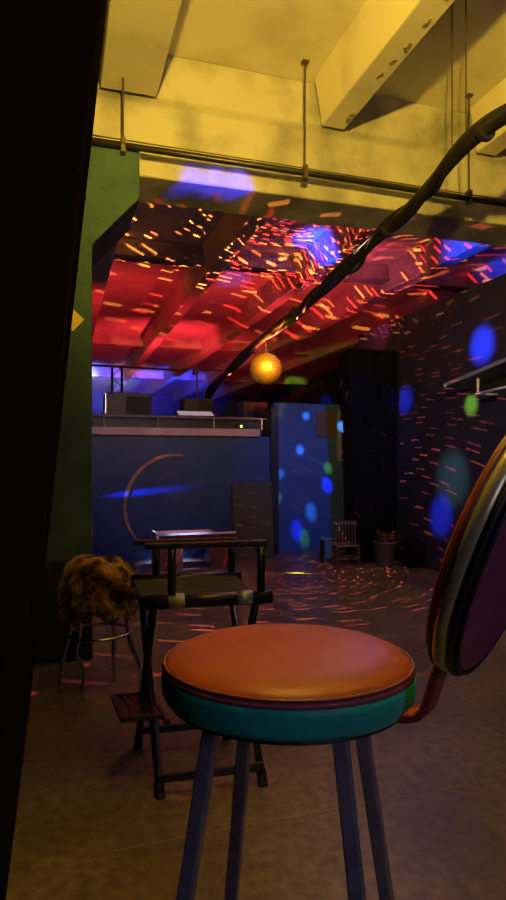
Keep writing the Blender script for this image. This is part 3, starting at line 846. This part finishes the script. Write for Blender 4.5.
def speaker(name, x0, x1, Y, z1, label, group=None):
    t = thing(name, label, 'speaker', ((x0+x1)/2, Y, ST-0.01), 0, group)
    hw = (x1-x0)/2; h = z1-ST+0.01
    bm = bmesh.new(); box(bm, -hw, hw, 0, 0.35, 0, h); obj('cabinet', bm, M['black'], t, bevel=0.01)
    bm = bmesh.new(); box(bm, -hw*0.1, hw*0.92, -0.012, 0, h*0.08, h*0.92); obj('grille', bm, M['grille'], t)
    return t
a = stg(105, 392, 7.3); b = stg(152, 392, 7.3)
sp = speaker('loudspeaker', a.x, b.x, 7.3, a.z, 'large black loudspeaker at the left end of the stage')
bm = bmesh.new(); box(bm, -0.27, -0.255, -0.02, 0.0, 0, a.z-ST); obj('edge_strip', bm, M['rail'], sp)
a = stg(184, 398, 7.9); b = stg(214, 398, 7.9)
speaker('monitor_speaker', a.x, b.x, 7.9, a.z, 'small black speaker behind the mixing desk')
a = stg(244, 400, 8.2); b = stg(268, 400, 8.2)
speaker('floor_monitor', a.x, b.x, 8.2, a.z-0.02, 'black speaker box at the right end of the stage below the disco ball')
# mixing desk
p = stg(198, 414, 7.35)
t = thing('mixing_desk', 'pale-topped mixing desk on the stage beside the light stand', 'mixing desk', (p.x, 7.4, ST))
RM = Matrix.Translation((0, 0, p.z-ST)) @ Matrix.Rotation(0.35, 4, 'X')
bm = bmesh.new(); box(bm, -0.25, 0.25, -0.14, 0.14, -0.05, 0.0, RM); obj('console', bm, M['black'], t, bevel=0.005)
bm = bmesh.new(); box(bm, -0.23, 0.2, -0.12, 0.12, 0.0, 0.004, RM); obj('control_panel', bm, M['whitescreen'], t)
for s in (-1, 1):
    bm = bmesh.new(); box(bm, s*0.2-0.015, s*0.2+0.015, -0.06, 0.06, -0.01, p.z-ST-0.03); obj('stand', bm, M['blackmetal'], t)
# light stand with cross bar and a red lamp
p = stg(197, 368, 8.9)
t = thing('light_stand', 'tall black T-bar light stand with a glowing red lamp on stage', 'light stand', (p.x, 8.9, ST-0.01))
h = p.z-ST+0.01
bm = bmesh.new(); tube(bm, [(0, 0, 0.15), (0, 0, h)], 0.012, 10); obj('pole', bm, M['blackmetal'], t)
bm = bmesh.new(); tube(bm, [(-0.22, 0, h-0.02), (0.42, 0, h-0.02)], 0.010, 10); obj('cross_bar', bm, M['blackmetal'], t)
for k in range(3):
    a = k*2*PI/3+0.4
    bm = bmesh.new(); tube(bm, [(0, 0, 0.3), (0.28*math.cos(a), 0.28*math.sin(a), 0.01)], 0.009, 8); obj('leg', bm, M['blackmetal'], t)
x = stg(229, 373, 8.85).x-p.x
bm = bmesh.new(); tube(bm, [(x, 0.12, h-0.055), (x, -0.03, h-0.06)], 0.042, 16); tube(bm, [(x, 0.04, h-0.02), (x, 0.04, h-0.03)], 0.012, 8); lam = obj('lamp_housing', bm, M['blackmetal'], t)
bm = bmesh.new(); bmesh.ops.create_uvsphere(bm, u_segments=16, v_segments=10, radius=0.03, matrix=Matrix.Translation((x, -0.035, h-0.06))); obj('lamp_lens', bm, M['reddot'], lam, True)
bm = bmesh.new(); tube(bm, [(-0.02, 0.10, h-0.055), (-0.02, -0.05, h-0.06)], 0.035, 12); obj('lamp_housing', bm, M['blackmetal'], t)
# lattice truss behind the loudspeaker
p = stg(117, 366, 7.9)
t = thing('truss_tower', 'black lattice truss behind the large loudspeaker on stage', 'truss', (p.x, 7.9, ST-0.01))
h = p.z-ST+0.01
for sx in (-1, 1):
    for sy in (-1, 1):
        bm = bmesh.new(); tube(bm, [(sx*0.06, sy*0.06, 0), (sx*0.06, sy*0.06, h)], 0.011, 8); obj('chord', bm, M['blackmetal'], t)
n = int(h/0.13)
for yy in (-0.06, 0.06):
    bm = bmesh.new()
    tube(bm, [(0.06*(1 if k % 2 else -1), yy, k*0.13) for k in range(n+1)], 0.005, 6)
    obj('lattice', bm, M['blackmetal'], t)
bm = bmesh.new(); tube(bm, [(-0.6, 0, h), (0.9, 0, h-0.02)], 0.014, 8); obj('top_bar', bm, M['blackmetal'], t)
# small green indicator box on the ledge
p = stg(241, 434, 6.85)
t = thing('power_box', 'small black box with a green light on the pink stage ledge', 'box', (p.x, 6.88, ST+0.085))
bm = bmesh.new(); box(bm, -0.05, 0.05, -0.04, 0.04, 0, 0.06); obj('housing', bm, M['black'], t, bevel=0.004)
bm = bmesh.new(); box(bm, -0.012, 0.012, -0.046, -0.04, 0.02, 0.045); obj('indicator', bm, M['greendot'], t)
# slanted black canopy at the right end of the stage
bm = bmesh.new()
A, Bq, Cq, Dq = on_y(284, 408, 7.25), on_y(318, 383, 7.25), on_y(346, 402, 7.25), on_y(346, 412, 7.25)
E = on_y(284, 414, 7.25)
prism(bm, [(A.x, A.z), (Bq.x, Bq.z), (Cq.x, Cq.z), (Dq.x, Dq.z), (E.x, E.z)], 7.1, 7.9)
o = obj('black_canopy', bm, M['blackcloth']); tag(o, 'peaked black canopy above the blue rear wall beside the draped column', 'canopy')
